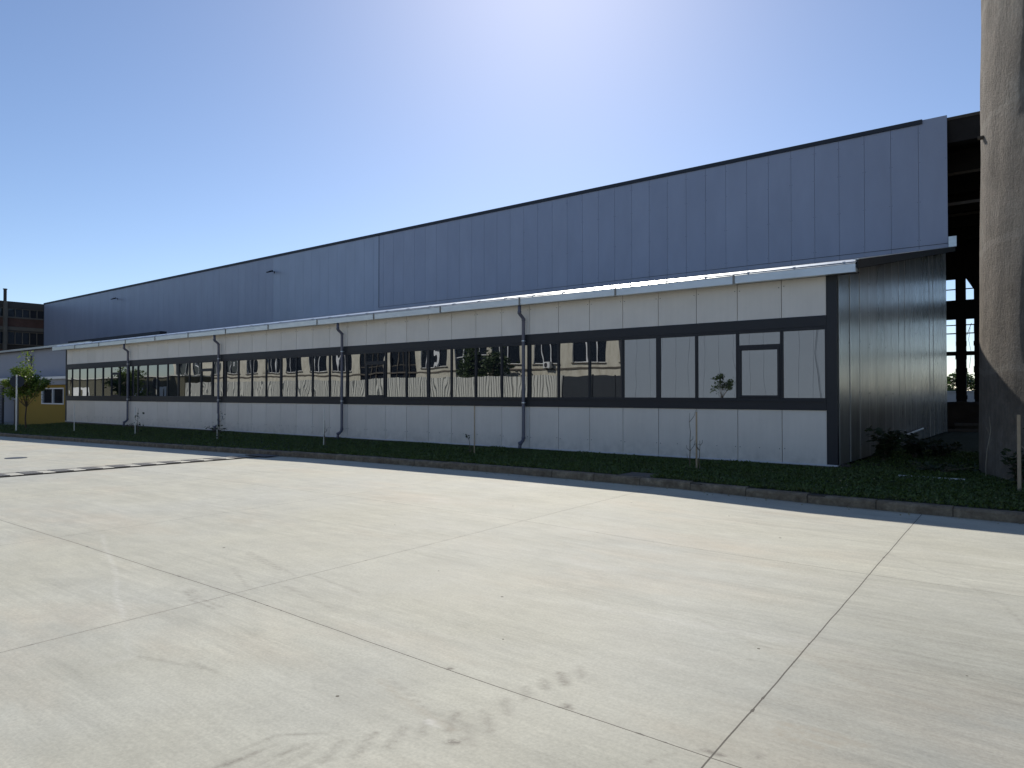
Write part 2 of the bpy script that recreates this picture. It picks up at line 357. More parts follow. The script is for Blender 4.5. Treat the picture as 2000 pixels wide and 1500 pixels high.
def z3(x, y): return (1200+x/2.5, 900+y/2.5)
def z1(x, y): return (x/2.857, 820+y/2.857)
for a, b, wd, am in [((1625,895),(1640,940),.035,.35),((1545,922),(1567,970),.045,.55),((1470,955),(1480,985),.045,.45),((1390,985),(1395,1030),.035,.40),
        ((1300,1035),(1315,1100),.04,.35),((1215,1090),(1240,1170),.04,.38),((1095,1095),(1065,1170),.04,.42),((1130,1150),(1150,1230),.04,.3),((960,1140),(935,1195),.03,.35),
        ((860,1160),(800,1240),.04,.4),((740,1180),(650,1285),.03,.45),((600,1215),(520,1300),.035,.35),((480,1230),(380,1330),.03,.3),((430,1235),(290,1270),.03,.5),
        ((280,1268),(190,1300),.03,.6),((150,1295),(70,1330),.035,.75),((60,1212),(300,1192),.012,.5),((300,1192),(700,1168),.01,.4),((0,1315),(190,1290),.012,.35)]:
    stroke([z2(*a), z2(*b)], 0, wd, am)
stroke([z2(1072,1218), z2(1090,1221)], 0, .035, 1.3, .3); stroke([z2(980,1128), z2(1010,1150), z2(960,1140)], 1, .02, .6)
stroke([z2(1060,896), z2(1070,901)], 0, .02, 1.4, .4); stroke([z2(1562,1062), z2(1582,1072)], 0, .022, 1.6, .4)
stroke([z2(760,950), z2(880,1050), z2(1080,1170)], 2, .03, .45); stroke([z2(800,940), z2(940,1060), z2(1060,1150)], 0, .012, .3)
for a in [((810,1282),(1000,1318),(1220,1388)), ((790,1308),(960,1345),(1100,1385)), ((800,1335),(900,1365),(1000,1400))]:
    stroke([z3(*p) for p in a], 2, .035, .5, .4)
stroke([z3(1000,985), z3(1300,1130), z3(1700,1240), z3(2000,1350)], 2, .03, .3); stroke([z3(900,930), z3(1200,1010), z3(1600,1080), z3(2000,1200)], 0, .02, .28)
stroke([z3(1300,440), z3(1700,590), z3(1900,700), z3(2000,800)], 0, .02, .25); stroke([z3(400,770), z3(700,900), z3(1000,960), z3(1500,1040)], 0, .02, .25)
stroke([z3(600,965), z3(760,985), z3(900,1010)], 0, .012, .3); stroke([z3(150,1480), z3(300,1420)], 0, .015, .35); stroke([z3(440,1410), z3(520,1440)], 0, .015, 1.3)
stroke([z3(700,1440), z3(715,1446)], 0, .03, .7)
stroke([z1(570,640), z1(590,720), z1(640,830), z1(655,900), z1(645,960), z1(680,1060), z1(692,1110)], 1, .022, .32); stroke([z1(700,1180), z1(715,1250), z1(735,1330)], 1, .025, .18)
stroke([z1(1035,955), z1(1080,1010), z1(1200,1055)], 0, .03, .4); stroke([z1(1060,945), z1(1120,1000), z1(1240,1045)], 0, .03, .3)
for a in [((1390,735),(1650,870)), ((1380,745),(1560,840)), ((1300,830),(1380,930)), ((1600,930),(1900,1080)), ((1750,870),(2000,960)), ((780,1320),(1200,1400)), ((1060,1350),(1200,1410))]:
    stroke([z1(*p) for p in a], 0, .022, .32)
for i in range(150):
    x, y = rng.uniform(-8, 5.3), rng.uniform(-14, -5); L = rng.uniform(.3, 3.2); an = rng.normal(0, .13)-.02
    a = np.array([x, y]); b = a+L*np.array([math.cos(an), math.sin(an)])
    ab = b-a; sel = np.where((np.abs(P2[:, 0]-x-L/2) < L/2+.2) & (np.abs(P2[:, 1]-y) < 1.2))[0]
    Q = P2[sel]; t = np.clip(((Q-a)@ab)/(ab@ab), 0, 1); dd = np.linalg.norm(Q-a-t[:, None]*ab, axis=1)
    wd = rng.choice([.02, .03, .06, .11]); ch = rng.choice([0, 0, 1, 2]); am = rng.uniform(.05, .17)
    st[sel, ch] = np.maximum(st[sel, ch], am*np.clip((wd-dd)/(wd*.6), 0, 1)*np.sin(np.pi*np.clip(t, .02, .98))**.5)
kd = np.clip((P2[:, 1]+4.62+.05*np.sin(P2[:, 0]*5)+.03*np.sin(P2[:, 0]*17))/.16, 0, 1)*(P2[:, 1] < -4.3)
st[:, 2] = np.maximum(st[:, 2], .8*kd.astype(np.float32))
ca = pave.data.color_attributes.new('stain', 'FLOAT_COLOR', 'POINT'); ca.data.foreach_set('color', st.ravel())

# lawn soil + ground behind and beside the buildings
xs = np.unique(np.concatenate([np.arange(-60, 6, .5), np.arange(6, 40, 2.)])); ys = np.array([KB, -3.6, -3, -2.4, -1.8, -1.2, -.6, 0.03])
lawn, _ = grid_mesh('lawn_soil', xs, ys, lambda X, Y: zl(X, Y), M['soil'], lambda X, Y: (X > -40.3) | (Y < -1.0)); tag(lawn, kind='structure')
back, _ = grid_mesh('ground', np.unique(np.concatenate([np.arange(-40, 41, 1.), [60, 120, 300]])), np.unique(np.concatenate([[.03], np.arange(.5, 24, .5), [30, 40, 60, 120, 300]])),
    lambda X, Y: np.interp(X, ZB[:, 0], ZB[:, 1])+np.where((X > 1.6) & (X < 30) & (Y > .8) & (Y < 24), .05*np.sin(X*2.1+Y)*np.sin(Y*1.7), 0), M['soil']); tag(back, kind='structure')

# kerb, one stone a metre
m = MB(); x = -60.
while x < 40:
    g = .006; a, b = x+g, x+.98-g; z0, z1_ = float(zp(x+.5))-.1, float(zk(x+.5))+random.uniform(-.004, .004)
    yo = random.uniform(-.004, .004)
    m.prism([(KF+yo, z0), (KF+yo, z1_-.03), (KF+.025+yo, z1_), (KB, z1_), (KB, z0)][::-1], a, b); x += .98
tag(m.build('kerb', M['kerb'], bevel=.006), kind='structure')
# mortar behind joints
m = MB()
for x in range(-60, 40, 2): m.prism([(KF+.012, float(zp(x+1))-.1), (KF+.012, float(zk(x+1))-.02), (KB-.01, float(zk(x+1))-.02), (KB-.01, float(zp(x+1))-.1)][::-1], x, x+2.-.001)
tag(m.build('kerb_mortar', M['soot_edge']), kind='structure')

# grass
def tri_cloud(name, P3, size, mat, aspect=1., upright=.0, parent=None):
    """many small leaf-sized quads (kite shaped)"""
    n = len(P3); a = rng.uniform(0, 2*np.pi, n); tilt = rng.normal(0, 1, (n, 3)); tilt[:, 2] = np.abs(tilt[:, 2])*(1-upright)
    nrm = tilt/np.linalg.norm(tilt, axis=1)[:, None]
    u = np.stack([np.cos(a), np.sin(a), rng.uniform(-.4, .4, n)+upright*2.2], 1); u /= np.linalg.norm(u, axis=1)[:, None]
    v = np.cross(nrm, u); v /= np.linalg.norm(v, axis=1)[:, None]+1e-9
    s = size*rng.uniform(.6, 1.35, n)[:, None]
    base = P3; tip = P3+u*s; l = P3+u*s*.5+v*s*.36*aspect; r = P3+u*s*.5-v*s*.36*aspect
    co = np.stack([base, r, tip, l], 1).reshape(-1, 3).astype(np.float32)
    me = bpy.data.meshes.new(name); me.vertices.add(4*n); me.vertices.foreach_set('co', co.ravel())
    me.loops.add(4*n); me.loops.foreach_set('vertex_index', np.arange(4*n, dtype=np.int32)); me.polygons.add(n)
    me.polygons.foreach_set('loop_start', np.arange(0, 4*n, 4, dtype=np.int32)); me.polygons.foreach_set('loop_total', np.full(n, 4, dtype=np.int32))
    me.update(); me.validate(); me.materials.append(mat)
    o = link(bpy.data.objects.new(name, me))
    if parent:
        o.parent = parent; o.location = -Vector(parent.location) if parent.type == 'EMPTY' else (0, 0, 0)
    return o
def grass_pts(n, x0, x1, y0, y1):
    X = rng.uniform(x0, x1, n); Y = rng.uniform(y0, y1, n); return X, Y
SLAB = (-1.72, -1.08, -4.24, -3.72)
X1, Y1 = grass_pts(110000, -12, 8, KB+.01, -.06); X2, Y2 = grass_pts(50000, -40, -12, KB+.01, -.06); X3, Y3 = grass_pts(9000, -58, -40, KB+.01, -1.1)
X4, Y4 = grass_pts(26000, 1.3, 9, 0, 6)
X = np.concatenate([X1, X2, X3, X4]); Y = np.concatenate([Y1, Y2, Y3, Y4])
ok = ~((X > SLAB[0]) & (X < SLAB[1]) & (Y > SLAB[2]) & (Y < SLAB[3])) & (((X-8.06)**2+(Y-1.36)**2) > 4.5**2)
ok &= ~((Y > -.16) & (Y < .05) & (X < 1.25))
dens = np.sin(X*1.7+np.sin(Y*2.3)*1.5)*np.sin(Y*2.9+X*.6)+rng.normal(0, .5, len(X)); ok &= (dens > -1.15)
X, Y = X[ok], Y[ok]
Zg = np.where(Y < 0.03, zl(X, Y), 0.0)-.005
Zg = Zg+rng.uniform(0, .03, len(X))*(1+1.2*np.clip(np.sin(X*3.1+np.cos(Y*4)*2)*np.sin(Y*3.7+X*1.3), 0, 1))
g = tri_cloud('grass', np.stack([X, Y, Zg], 1), .06, M['grass'], .6, .35)
tag(g, 'dark green clover-like turf on the strip between kerb and building', 'grass', kind='stuff')

nl = 260; X = rng.uniform(-14, 6, nl); Y = np.where(rng.uniform(0, 1, nl) < .45, rng.uniform(-4.72, -4.43, nl), rng.uniform(-4.2, -.2, nl))
Zl_ = np.where(Y < KF, zp(X)+.006, zl(X, Y)+.05)
l_ = tri_cloud('leaf_litter', np.stack([X, Y, Zl_], 1), .035, M['litter'], .9, 0)
tag(l_, 'scattered dry leaves and bits on the turf and along the kerb', 'litter', kind='stuff')

# ---------------------------------------------------------------- the low office building
XL, XR = -39.917, 1.157
B = thing('office_building', 'long low light grey panelled building with a dark ribbon of windows', 'building', (-19, 0, 0))
Z_SILL, Z_LIN, Z_TOP = 1.19, 3.235, 4.08
def panels(x0, x1, z0, z1, y=0., th=.06, gap=.014, grid0=0.):
    m = MB(); k0 = math.floor(x0-grid0)
    cuts = [x0]+[c for c in (grid0+k0+i for i in range(1, 200)) if x0+.1 < c < x1-.1]+[x1]
    for a, b in zip(cuts[:-1], cuts[1:]): m.box(a+gap/2, b-gap/2, y, y+th, z0, z1)
    return m
wall = MB().box(XL+.05, XR-.08, .05, .30, -.3, 4.12).build('wall_core', M['dark_trim'], B)
for nm, z0_, z1_, zf_ in (('lower_cladding', .035, Z_SILL-.001, .33), ('upper_cladding', Z_LIN+.001, Z_TOP, 3.93)):
    m = panels(XL+.14, .941, z0_, z1_); m.cur = 1
    for x in range(-39, 1):
        for q in (-.055, .055):
            zz_ = zf_+random.uniform(-.015, .015); m.tube([(x+q, .002, zz_), (x+q, -.006, zz_)], .010, 6)
        if zf_ < 1 and random.random() < .3: m.tube([(x+.5, .002, .33), (x+.5, -.006, .33)], .009, 6)
    m.build(nm, [M['panel'], M['dark_trim']], B)
MB().box(XL, XR, -.03, .1, .0, .034).build('base_flashing', M['flash'], B)
MB().box(XL+.02, XR-.02, -.015, .25, -.3, -.001).build('plinth', M['old_conc'], B)
post = MB().box(.942, XR, -.02, .12, .035, 4.09); post.build('corner_post', M['anthracite'], B)
MB().box(XL, XL+.139, -.02, .12, .035, 4.05).build('corner_post', M['anthracite'], B)
MB().box(XL+.139, .941, -.028, .06, Z_SILL, 1.385).build('sill_band', M['anthracite'], B, bevel=.004)
MB().box(XL+.139, .941, -.028, .06, 3.00, Z_LIN).build('lintel_band', M['anthracite'], B, bevel=.004)
MB().box(XL+.139, .941, -.05, -.0285, 1.372, 1.392).build('sill_drip', M['anthracite'], B)
# windows: forty one lights on a one-metre grid, opening lights at the fifth places of each bay
def window(x0, x1, opening=False, wide_l=False, wide_r=False):
    z0, z1 = 1.392, 2.999; fl = .055 if wide_l else .032; frr = .055 if wide_r else .032
    m = MB(); yb, yf = .05, -.02
    m.box(x0, x0+fl, yf, yb, z0, z1); m.box(x1-frr, x1, yf, yb, z0, z1)
    m.box(x0+fl, x1-frr, yf, yb, z0, z0+.065); m.box(x0+fl, x1-frr, yf, yb, z1-.065, z1)
    if opening: m.box(x0+fl, x1-frr, yf, yb, 2.60, 2.665)
    f = m.build('window', M['anthracite'], B, bevel=.004)
    if opening:
        s = MB(); a, b, c_, d = x0+fl+.002, x1-frr-.002, z0+.067, 2.598; t = .055
        s.box(a, a+t, -.035, .02, c_, d); s.box(b-t, b, -.035, .02, c_, d); s.box(a+t, b-t, -.035, .02, c_, c_+t); s.box(a+t, b-t, -.035, .02, d-t, d)
        sash = s.build('sash', M['anthracite'], f, bevel=.004)
        for p in (sash,): p.location = (0, 0, 0)
        MB().box(a+t-.002, b-t+.002, .002, .014, c_+t-.002, d-t+.002).build('pane', M['glass'], f).location = (0, 0, 0)
        MB().box(x0+fl-.002, x1-frr+.002, .012, .024, 2.663, z1-.063).build('pane', M['glass'], f).location = (0, 0, 0)
    else:
        MB().box(x0+fl-.002, x1-frr+.002, .012, .024, z0+.063, z1-.063).build('pane', M['glass'], f).location = (0, 0, 0)
DP = [-7.12, -15.16, -23.36, -31.86]
edges = [XL+.14]+list(range(-39, 1))+[.941]
wide = {-3, -7, -11, -15, -19, -23, -27, -31, -35}
openers = {(-1, 0), (-14, -13), (-25, -24), (-34, -33)}
for a, b in zip(edges[:-1], edges[1:]):
    ia, ib = round(a), round(b)
    if b-a < .5: a = a
    window(a+.001, b-.001, (ia, ib) in openers, ia in wide, ib in wide)
# end wall, running back from the corner under the sloping roof
def zroof(y): return 4.27+.181*(y+.35)
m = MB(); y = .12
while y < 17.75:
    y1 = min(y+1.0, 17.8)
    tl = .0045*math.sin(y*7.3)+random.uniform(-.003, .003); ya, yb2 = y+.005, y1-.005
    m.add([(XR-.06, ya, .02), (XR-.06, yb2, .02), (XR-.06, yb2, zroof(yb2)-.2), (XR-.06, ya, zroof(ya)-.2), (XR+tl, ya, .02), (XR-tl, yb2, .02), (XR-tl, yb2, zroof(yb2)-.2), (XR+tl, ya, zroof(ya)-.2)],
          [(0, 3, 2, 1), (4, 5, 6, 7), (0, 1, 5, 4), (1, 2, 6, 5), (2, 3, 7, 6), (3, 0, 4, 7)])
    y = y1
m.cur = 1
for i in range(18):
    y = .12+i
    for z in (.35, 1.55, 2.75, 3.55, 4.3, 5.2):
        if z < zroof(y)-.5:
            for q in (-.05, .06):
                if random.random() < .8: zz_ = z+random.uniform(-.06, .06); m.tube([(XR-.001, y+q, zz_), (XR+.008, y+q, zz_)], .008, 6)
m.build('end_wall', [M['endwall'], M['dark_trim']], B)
MB().prism([(.2, 0), (17.7, 0), (17.7, zroof(17.7)-.22), (.2, zroof(.2)-.22)], XR-.2, XR-.065).build('end_wall_core', M['dark_trim'], B)
# roof slab, top sheet, rake and gutter
m = MB(); m.prism([(-.30, zroof(-.30)-.13), (16.40, zroof(16.40)-.13), (16.40, zroof(16.4)-.012), (-.30, zroof(-.3)-.012)][::-1], XL-.75, 1.62); m.build('roof_slab', M['dark_trim'], B)
m = MB(); x = XL-.74
while x < 1.6:
    b = min(x+1.0, 1.62); m.prism([(-.33, zroof(-.33)-.010), (16.40, zroof(16.40)-.010), (16.40, zroof(16.4)), (-.33, zroof(-.33))][::-1], x, b-.004)
    m.prism([(-.33, zroof(-.33)), (16.40, zroof(16.40)), (16.40, zroof(16.4)+.014), (-.33, zroof(-.33)+.014)][::-1], x, x+.03); x = b
m.build('roof_sheet', M['roof'], B)
MB().prism([(-.33, zroof(-.33)-.15), (16.4, zroof(16.4)-.15), (16.4, zroof(16.4)-.11), (16.4, zroof(16.4)+.03), (-.33, zroof(-.33)+.03)][::-1], 1.622, 1.64).build('rake_trim', M['dark_trim'], B)
MB().prism([(-.33, zroof(-.33)+.031), (16.4, zroof(16.4)+.031), (16.4, zroof(16.4)+.045), (-.33, zroof(-.33)+.045)][::-1], 1.55, 1.65).build('rake_cap', M['galv'], B)
gx0, gx1 = -40.86, 1.60
gut = MB(); seams = [gx1]+[-.94-3.06*i for i in range(14) if -.94-3.06*i > gx0+.5]+[gx0]
prof = [(-.50, 4.085), (-.50, 4.255), (-.488, 4.262), (-.482, 4.255), (-.484, 4.10), (-.355, 4.10), (-.355, 4.25), (-.343, 4.25), (-.343, 4.085)]
for a, b in zip(seams[1:], seams[:-1]):
    o1 = random.uniform(-.006, .006); gut.prism([(p+.12, q-.04+o1) for p, q in prof][::-1], a+.003, b-.003)
gut.box(gx1-.002, gx1+.004, -.38, -.225, 4.045, 4.212); gut.box(gx0-.004, gx0+.002, -.38, -.225, 4.045, 4.212)
gut.cur = 1
for a in seams[1:-1]: gut.box(a-.022, a+.022, -.396, -.381, 4.035, 4.235)
gut.build('gutter', [M['galv'], M['grate']], B)
MB().prism([(-.385, 4.222), (-.10, zroof(-.1)+.034), (-.10, zroof(-.1)+.040), (-.392, 4.228)][::-1], gx0, gx1).build('drip_edge', M['galv'], B)
MB().box(XL-.7, 1.6, -.22, .045, 4.075, 4.085).build('soffit', M['dark_trim'], B)
for i, x in enumerate(DP):
    zb = float(zl(x, -.2)); r = .048
    dp = MB().tube([(x-.0, -.30, 4.04), (x, -.30, 3.86), (x, -.285, 3.80), (x+.0, -.14, 3.70), (x, -.115, 3.64), (x, -.115, 2.0), (x, -.115, .30), (x, -.13, .24), (x, -.25, .15), (x, -.28, .09), (x, -.285, zb-.02)], r, 14)
    for z in (3.66, 3.84, .30, .16): dp.tube([(x, -.115 if z not in (3.84, .16) else (-.30 if z > 1 else -.262), z-.035), (x, -.115 if z not in (3.84, .16) else (-.30 if z > 1 else -.285), z+.035)], r+.008, 14)
    D_ = dp.build('downpipe', M['pipe'], B, smooth=True)
    for z in (3.05, 1.30):
        c_ = MB().tube([(x, -.115, z-.014), (x, -.115, z+.014)], r+.006, 14); c_.box(x-.014, x+.014, -.07, .0, z-.012, z+.012); c_.build('pipe_clip', M['galv'], D_).location = (0, 0, 0)
# mirror-bright end flashing where roof meets the hall
MB().box(1.43, 1.70, 16.20, 16.26, 7.31, 7.72).build('end_flashing', M['galv'], B)

# ---------------------------------------------------------------- the tall hall
H = thing('warehouse_hall', 'tall windowless hall clad in blue grey vertical panels behind the low building', 'building', (-45, 16.45, 0))
HX0, HX1, HY = -92.6, 1.39, 16.45
m = MB(); x = HX1
while x > HX0+.1:
    a = max(x-1, HX0); m.box(a+.005, x-.005, HY, HY+.08, 7.20 if x > -32.0 else 4.2, 12.60 if x > .5 else 12.50); x = a
m.cur = 1
for i in range(22):
    x = HX1-i
    for z in (7.75, 9.3, 10.9, 12.1):
        for q in (-.05, .05):
            if random.random() < .75: m.tube([(x+q, HY+.001, z), (x+q, HY-.007, z)], .012, 5)
m.build('cladding', [M['hall'], M['dark_trim']], H)
MB().box(HX0, -32, HY+.082, HY+.16, 4.2, 12.45).box(-31.99, HX1-.03, HY+.082, HY+.16, 7.2, 12.45).build('cladding_rails', M['dark_trim'], H)
MB().box(HX0-.03, .54, HY-.06, HY+.20, 12.44, 12.62).build('parapet_cap', M['cap'], H)
MB().box(-32.05, HX1, HY-.02, HY-.001, 7.50, 7.514).build('base_trim', M['dark_trim'], H)  # thin dark strip painting the shadow of the groove under the cladding
MB().box(-32.09, -32.05, HY-.012, HY-.001, 7.5, 12.44).build('batch_trim', M['dark_trim'], H)
MB().box(HX0-.02, HX0+.03, HY-.03, HY+.2, 4.2, 12.43).build('corner_trim', M['cap'], H)
MB().box(HX0, -8, HY+.17, 52, -.4, 12.35).build('hall_body', M['dark_trim'], H)
def floodlight(x, z, label):
    t = thing('floodlight', label, 'floodlight', (x, HY, z))
    MB().box(x-.05, x+.05, HY-.02, HY, z-.05, z+.12).tube([(x, HY-.01, z+.05), (x-.0, HY-.30, z+.1)], .02, 8).build('bracket', M['dark_trim'], t)
    b = MB().prism([(HY-.62, z-.08), (HY-.22, z+.06), (HY-.26, z+.17), (HY-.64, z+.0)], x-.17, x+.17).build('lamp_body', M['anthracite'], t, bevel=.015)
    MB().prism([(HY-.60, z-.085), (HY-.25, z+.04), (HY-.252, z+.046), (HY-.602, z-.078)], x-.14, x+.14).build('lamp_glass', M['dark_glass'], t)
floodlight(-44.44, 11.2, 'small dark floodlight on the blue grey hall wall, the larger nearer one')
floodlight(-72.46, 11.4, 'tiny dark floodlight near the far left end of the hall wall')

# ---------------------------------------------------------------- side wing beyond the left end
Wg = thing('side_wing', 'plain blue grey wing set back beyond the far end of the grey building', 'building', (-55, 2, 0))
MB().box(-78, -40.0, 2.0, 2.3, -.6, 4.62).build('wall', M['wing'], Wg)
MB().prism([(1.75, zroof(1.75)-.12), (16.4, zroof(16.4)-.12), (16.4, zroof(16.4)-.02), (1.75, zroof(1.75)-.02)][::-1], -78, -40.68).build('roof', M['old_dark'], Wg)
MB().box(-78, -40.9, 1.60, 1.74, 4.60, 4.72).build('gutter', M['galv'], Wg)
MB().tube([(-51.2, 1.67, 4.6), (-51.2, 1.67, 4.4), (-51.2, 1.90, 4.15), (-51.2, 1.90, 2.5)], .05, 10).build('downpipe', M['pipe'], Wg, smooth=True)
MB().prism([(7.7, zroof(7.7)), (8.2, zroof(8.2)), (8.2, 5.98), (7.7, 5.98)][::-1], -61, -45).build('roof_upstand', M['cap'], Wg)

# yellow gatehouse
Y_ = thing('gatehouse', 'low yellow gatehouse with a white roof edge and one window', 'building', (-46, 1, -.5))
m = MB().box(-50.6, -46.5, 1.0, 1.35, -.6, 2.12).box(-46.5, -42.95, 1.0, 1.35, -.6, .92).box(-46.5, -42.95, 1.0, 1.35, 1.94, 2.12).box(-42.95, -40.2, 1., 1.35, -.6, 2.12); m.build('wall', M['yellow'], Y_)
MB().box(-50.9, -50.6, .98, 1.35, -.6, 2.12).build('corner_pier', M['old_conc'], Y_)
MB().box(-58, -40.3, .55, 1.9, 2.47, 2.62).build('roof_slab', M['white'], Y_); MB().box(-58, -40.3, .75, 1.9, 2.13, 2.465).build('fascia', M['wing'], Y_)
f = MB(); f.box(-46.5, -46.42, .96, 1.1, .92, 1.94).box(-43.03, -42.95, .96, 1.1, .92, 1.94).box(-46.42, -43.03, .96, 1.1, .92, .99).box(-46.42, -43.03, .96, 1.1, 1.87, 1.94).box(-44.75, -44.68, .96, 1.1, .99, 1.87)
f = f.build('window', M['white'], Y_); MB().box(-46.41, -43.04, 1.03, 1.05, 1., 1.86).build('pane', M['glass'], f).location = (0, 0, 0)
# gate of square grid bars
t = thing('grid_gate', 'dark steel gate of square grid bars at the far left edge', 'gate', (-53, .3, -.55))
m = MB()
for i in range(22): x = -55.6+i*.2; m.box(x-.015, x+.015, .29, .31, -.5, 1.85)
m.build('bars', M['cap'], t); m = MB()
for i in range(12): z = -.45+i*.2; m.box(-55.6, -51.35, .312, .325, z-.015, z+.015)
m.build('crossbars', M['cap'], t); MB().box(-51.35, -51.25, .25, .35, -.55, 2.0).box(-55.7, -55.6, .25, .35, -.55, 2.).box(-55.6, -51.35, .26, .289, 1.86, 1.94).build('frame', M['cap'], t)
o = MB().box(-58.5, -53.9, 3.0, 3.4, -.55, 1.9).box(-58.6, -53.8, 2.95, 3.45, 1.9, 1.98).build('wall_stub', M['orange']); tag(o, 'short orange brick wall seen through the grid gate', 'wall')
o = MB().box(-51.2, -50.95, .9, 1.3, -.6, 1.1).box(-51.24, -50.91, .86, 1.34, 1.1, 1.16).build('gate_pier', M['old_conc']); tag(o, 'low grey pier between the grid gate and the yellow gatehouse', 'post')

# old brick building, far left
Bk = thing('brick_building', 'dark derelict brick building with ribbon windows at the far left', 'building', (-100, 5, 0))
XB = -95.
MB().box(XB-12, XB-.3, -20, 17.6, -.6, 12.3).build('wall', M['old_dark'], Bk)
m = MB()
for z0, z1 in ((9.2, 10.75), (5.6, 7.0), (2.0, 3.4)): m.box(XB-.299, XB-.06, -20, 17.55, z0+.55, z1)
m.build('brick_spandrels', M['brick'], Bk)
MB().box(XB-.299, XB, -20, 17.55, 11.95, 12.75).box(XB-.299, XB, -20, 17.55, 9.15, 9.75).box(XB-.299, XB, -20, 17.55, 5.55, 6.15).build('concrete_bands', M['old_dark'], Bk)
MB().box(XB-.05, XB+.02, -20, 17.55, 9.3, 9.7).box(XB-.05, XB+.02, -20, 17.55, 10.75, 10.84).build('ledges', M['old_conc'], Bk)
for z0, z1 in ((10.85, 11.94), (7.55, 9.14)):
    for y0 in (13.4, 9.3, 5.2):
        m = MB()
        for i in range(6): m.box(XB-.16, XB-.06, y0+i*.77, y0+i*.77+.09, z0, z1)
        m.box(XB-.155, XB-.065, y0, y0+3.94, z0, z0+.08).box(XB-.155, XB-.065, y0, y0+3.94, z1-.08, z1)
        f = m.build('window', M['old_conc'], Bk); MB().box(XB-.2, XB-.165, y0+.09, y0+3.85, z0, z1).build('pane', M['dark_glass'], f).location = (0, 0, 0)
MB().box(XB-.05, XB+.35, 12.95, 13.3, -.6, 12.7).build('pilaster', M['old_conc'], Bk)
MB().tube([(XB+.1, 13.1, 12.7), (XB+.1, 13.1, 14.1)], .17, 12).tube([(XB+.1, 13.1, 14.1), (XB+.1, 13.1, 14.2)], .23, 12).build('flue', M['old_dark'], Bk)

# ---------------------------------------------------------------- derelict open hall behind, right
D = thing('derelict_hall', 'black open derelict concrete hall frame between the new hall and the silo', 'building', (6, 30, 0))
MB().box(.6, 26, 16.7, 17.2, 11.55, 12.44).build('front_beam', M['soot'], D)
MB().box(-7.9, 26, 17.2, 41, 12.0, 12.35).build('roof_slab', M['soot'], D)
MB().box(.6, 26, 16.66, 17.3, 12.441, 12.56).build('roof_edge', M['soot_edge'], D)
m = MB()
for y, z in ((19.5, 11.1), (23.5, 11.2), (27.5, 11.2), (31.5, 11.2), (35.5, 11.2)): m.box(-7.9, 26, y, y+.35, z, 11.99)
m.build('roof_beams', M['soot'], D)
MB().box(-7.9, 26, 19.40, 19.499, 10.95, 11.06).box(-7.9, 26, 18.2, 18.3, 9.38, 9.5).box(-7.9, 26, 27.3, 27.49, 10.9, 11.0).build('ledges', M['soot_edge'], D)
MB().box(-7.95, -7.8, 16.7, 41, -.1, 12).build('left_wall', M['soot'], D)
MB().box(25.8, 26.1, 16.7, 41, -.1, 12).build('right_wall', M['soot'], D)
m = MB(); YF = 40.
m.box(-7.9, 26, YF, YF+.4, 9.35, 11.99); m.box(-7.9, 26, YF, YF+.4, 6.62, 7.90); m.box(-7.9, 26, YF, YF+.4, -.1, 1.0)
m.build('far_wall', M['soot'], D)
solid = [(-7.9, -6.6), (-4.4, -3.9), (-2.1, -2.05+.0), (-.78, -.22), (.26, .85), (2.6, 3.15), (4.9, 5.4), (7.1, 7.7), (9.4, 9.9), (11.6, 12.2), (14, 14.6), (16.6, 17.2), (19.2, 19.8), (22, 22.6), (25, 26)]
for a, b in solid:
    if b-a < .2: continue
    j = .03
    m = MB().box(a, b, YF-.05, YF+.45, -.1, 12.0)
    for q in range(6): z = 1.2+q*.9; m.box(a-random.uniform(.0, .05), a+.02, YF-.04, YF+.3, z, z+random.uniform(.2, .6)); m.box(b-.02, b+random.uniform(0, .06), YF-.04, YF+.3, z, z+random.uniform(.2, .6))
    m.build('column', M['soot'], D)
m = MB()
for z, t in ((8.62, .06), (6.19, .06), (5.62, .07), (4.16, .28)): m.box(-7.9, 26, YF+.1, YF+.22, z, z+t)
m.build('glazing_bars', M['soot'], D)
for x in (.26, 4.9): MB().prism([(x-.45, 9.35), (x+.001, 9.35), (x+.001, 8.55)], YF+.12, YF+.3, 'y').build('knee_brace', M['soot'], D)
m = MB().tube([(.05, YF-.1, 6.0), (-.05, YF-.1, 5.2), (.1, YF-.12, 4.3), (-.02, YF-.1, 3.3)], .012, 5).tube([(.12, YF-.1, 6.3), (-.15, YF-.1, 5.5)], .02, 5); m.build('hanging_wire', M['soot'], D)
# rubble mound, ledges
N = 34; xs = np.linspace(-5, 14, 60); ys = np.linspace(22, 31, 26)
def mound(X, Y): return np.clip(1.12*np.exp(-((Y-26.5)/2.6)**2)+.10*np.sin(X*3+Y*2)*np.sin(Y*3.3)+.06*np.sin(X*9)*np.sin(Y*7+X), -.05, 2)
o, _ = grid_mesh('rubble_mound', xs, ys, mound, M['rubble']); tag(o, 'low dark heap of earth and rubble inside the derelict hall', 'rubble', kind='stuff')
o = MB().box(1.2, 9, 19.8, 20.1, .18, .30).box(1.2, 9, 20.0, 20.2, -.05, .18).box(1.0, 9, 18.2, 18.5, .0, .10).build('foundation_ledge', M['soot_edge']); tag(o, 'broken concrete footing lying in front of the rubble heap', 'footing')
o = MB().box(-20, 25, 60, 60.25, -.1, 1.75).box(-20, 25, 59.95, 60.3, 1.75, 1.85).build('white_wall', M['white']); tag(o, 'white yard wall seen far off through the derelict hall', 'wall')
o = MB().box(.45, .62, 45, 45.2, -.1, 3.1).box(.40, .67, 44.95, 45.25, 3.1, 3.2).build('pale_column', M['wood']); tag(o, 'pale upright post standing behind the derelict hall', 'post')

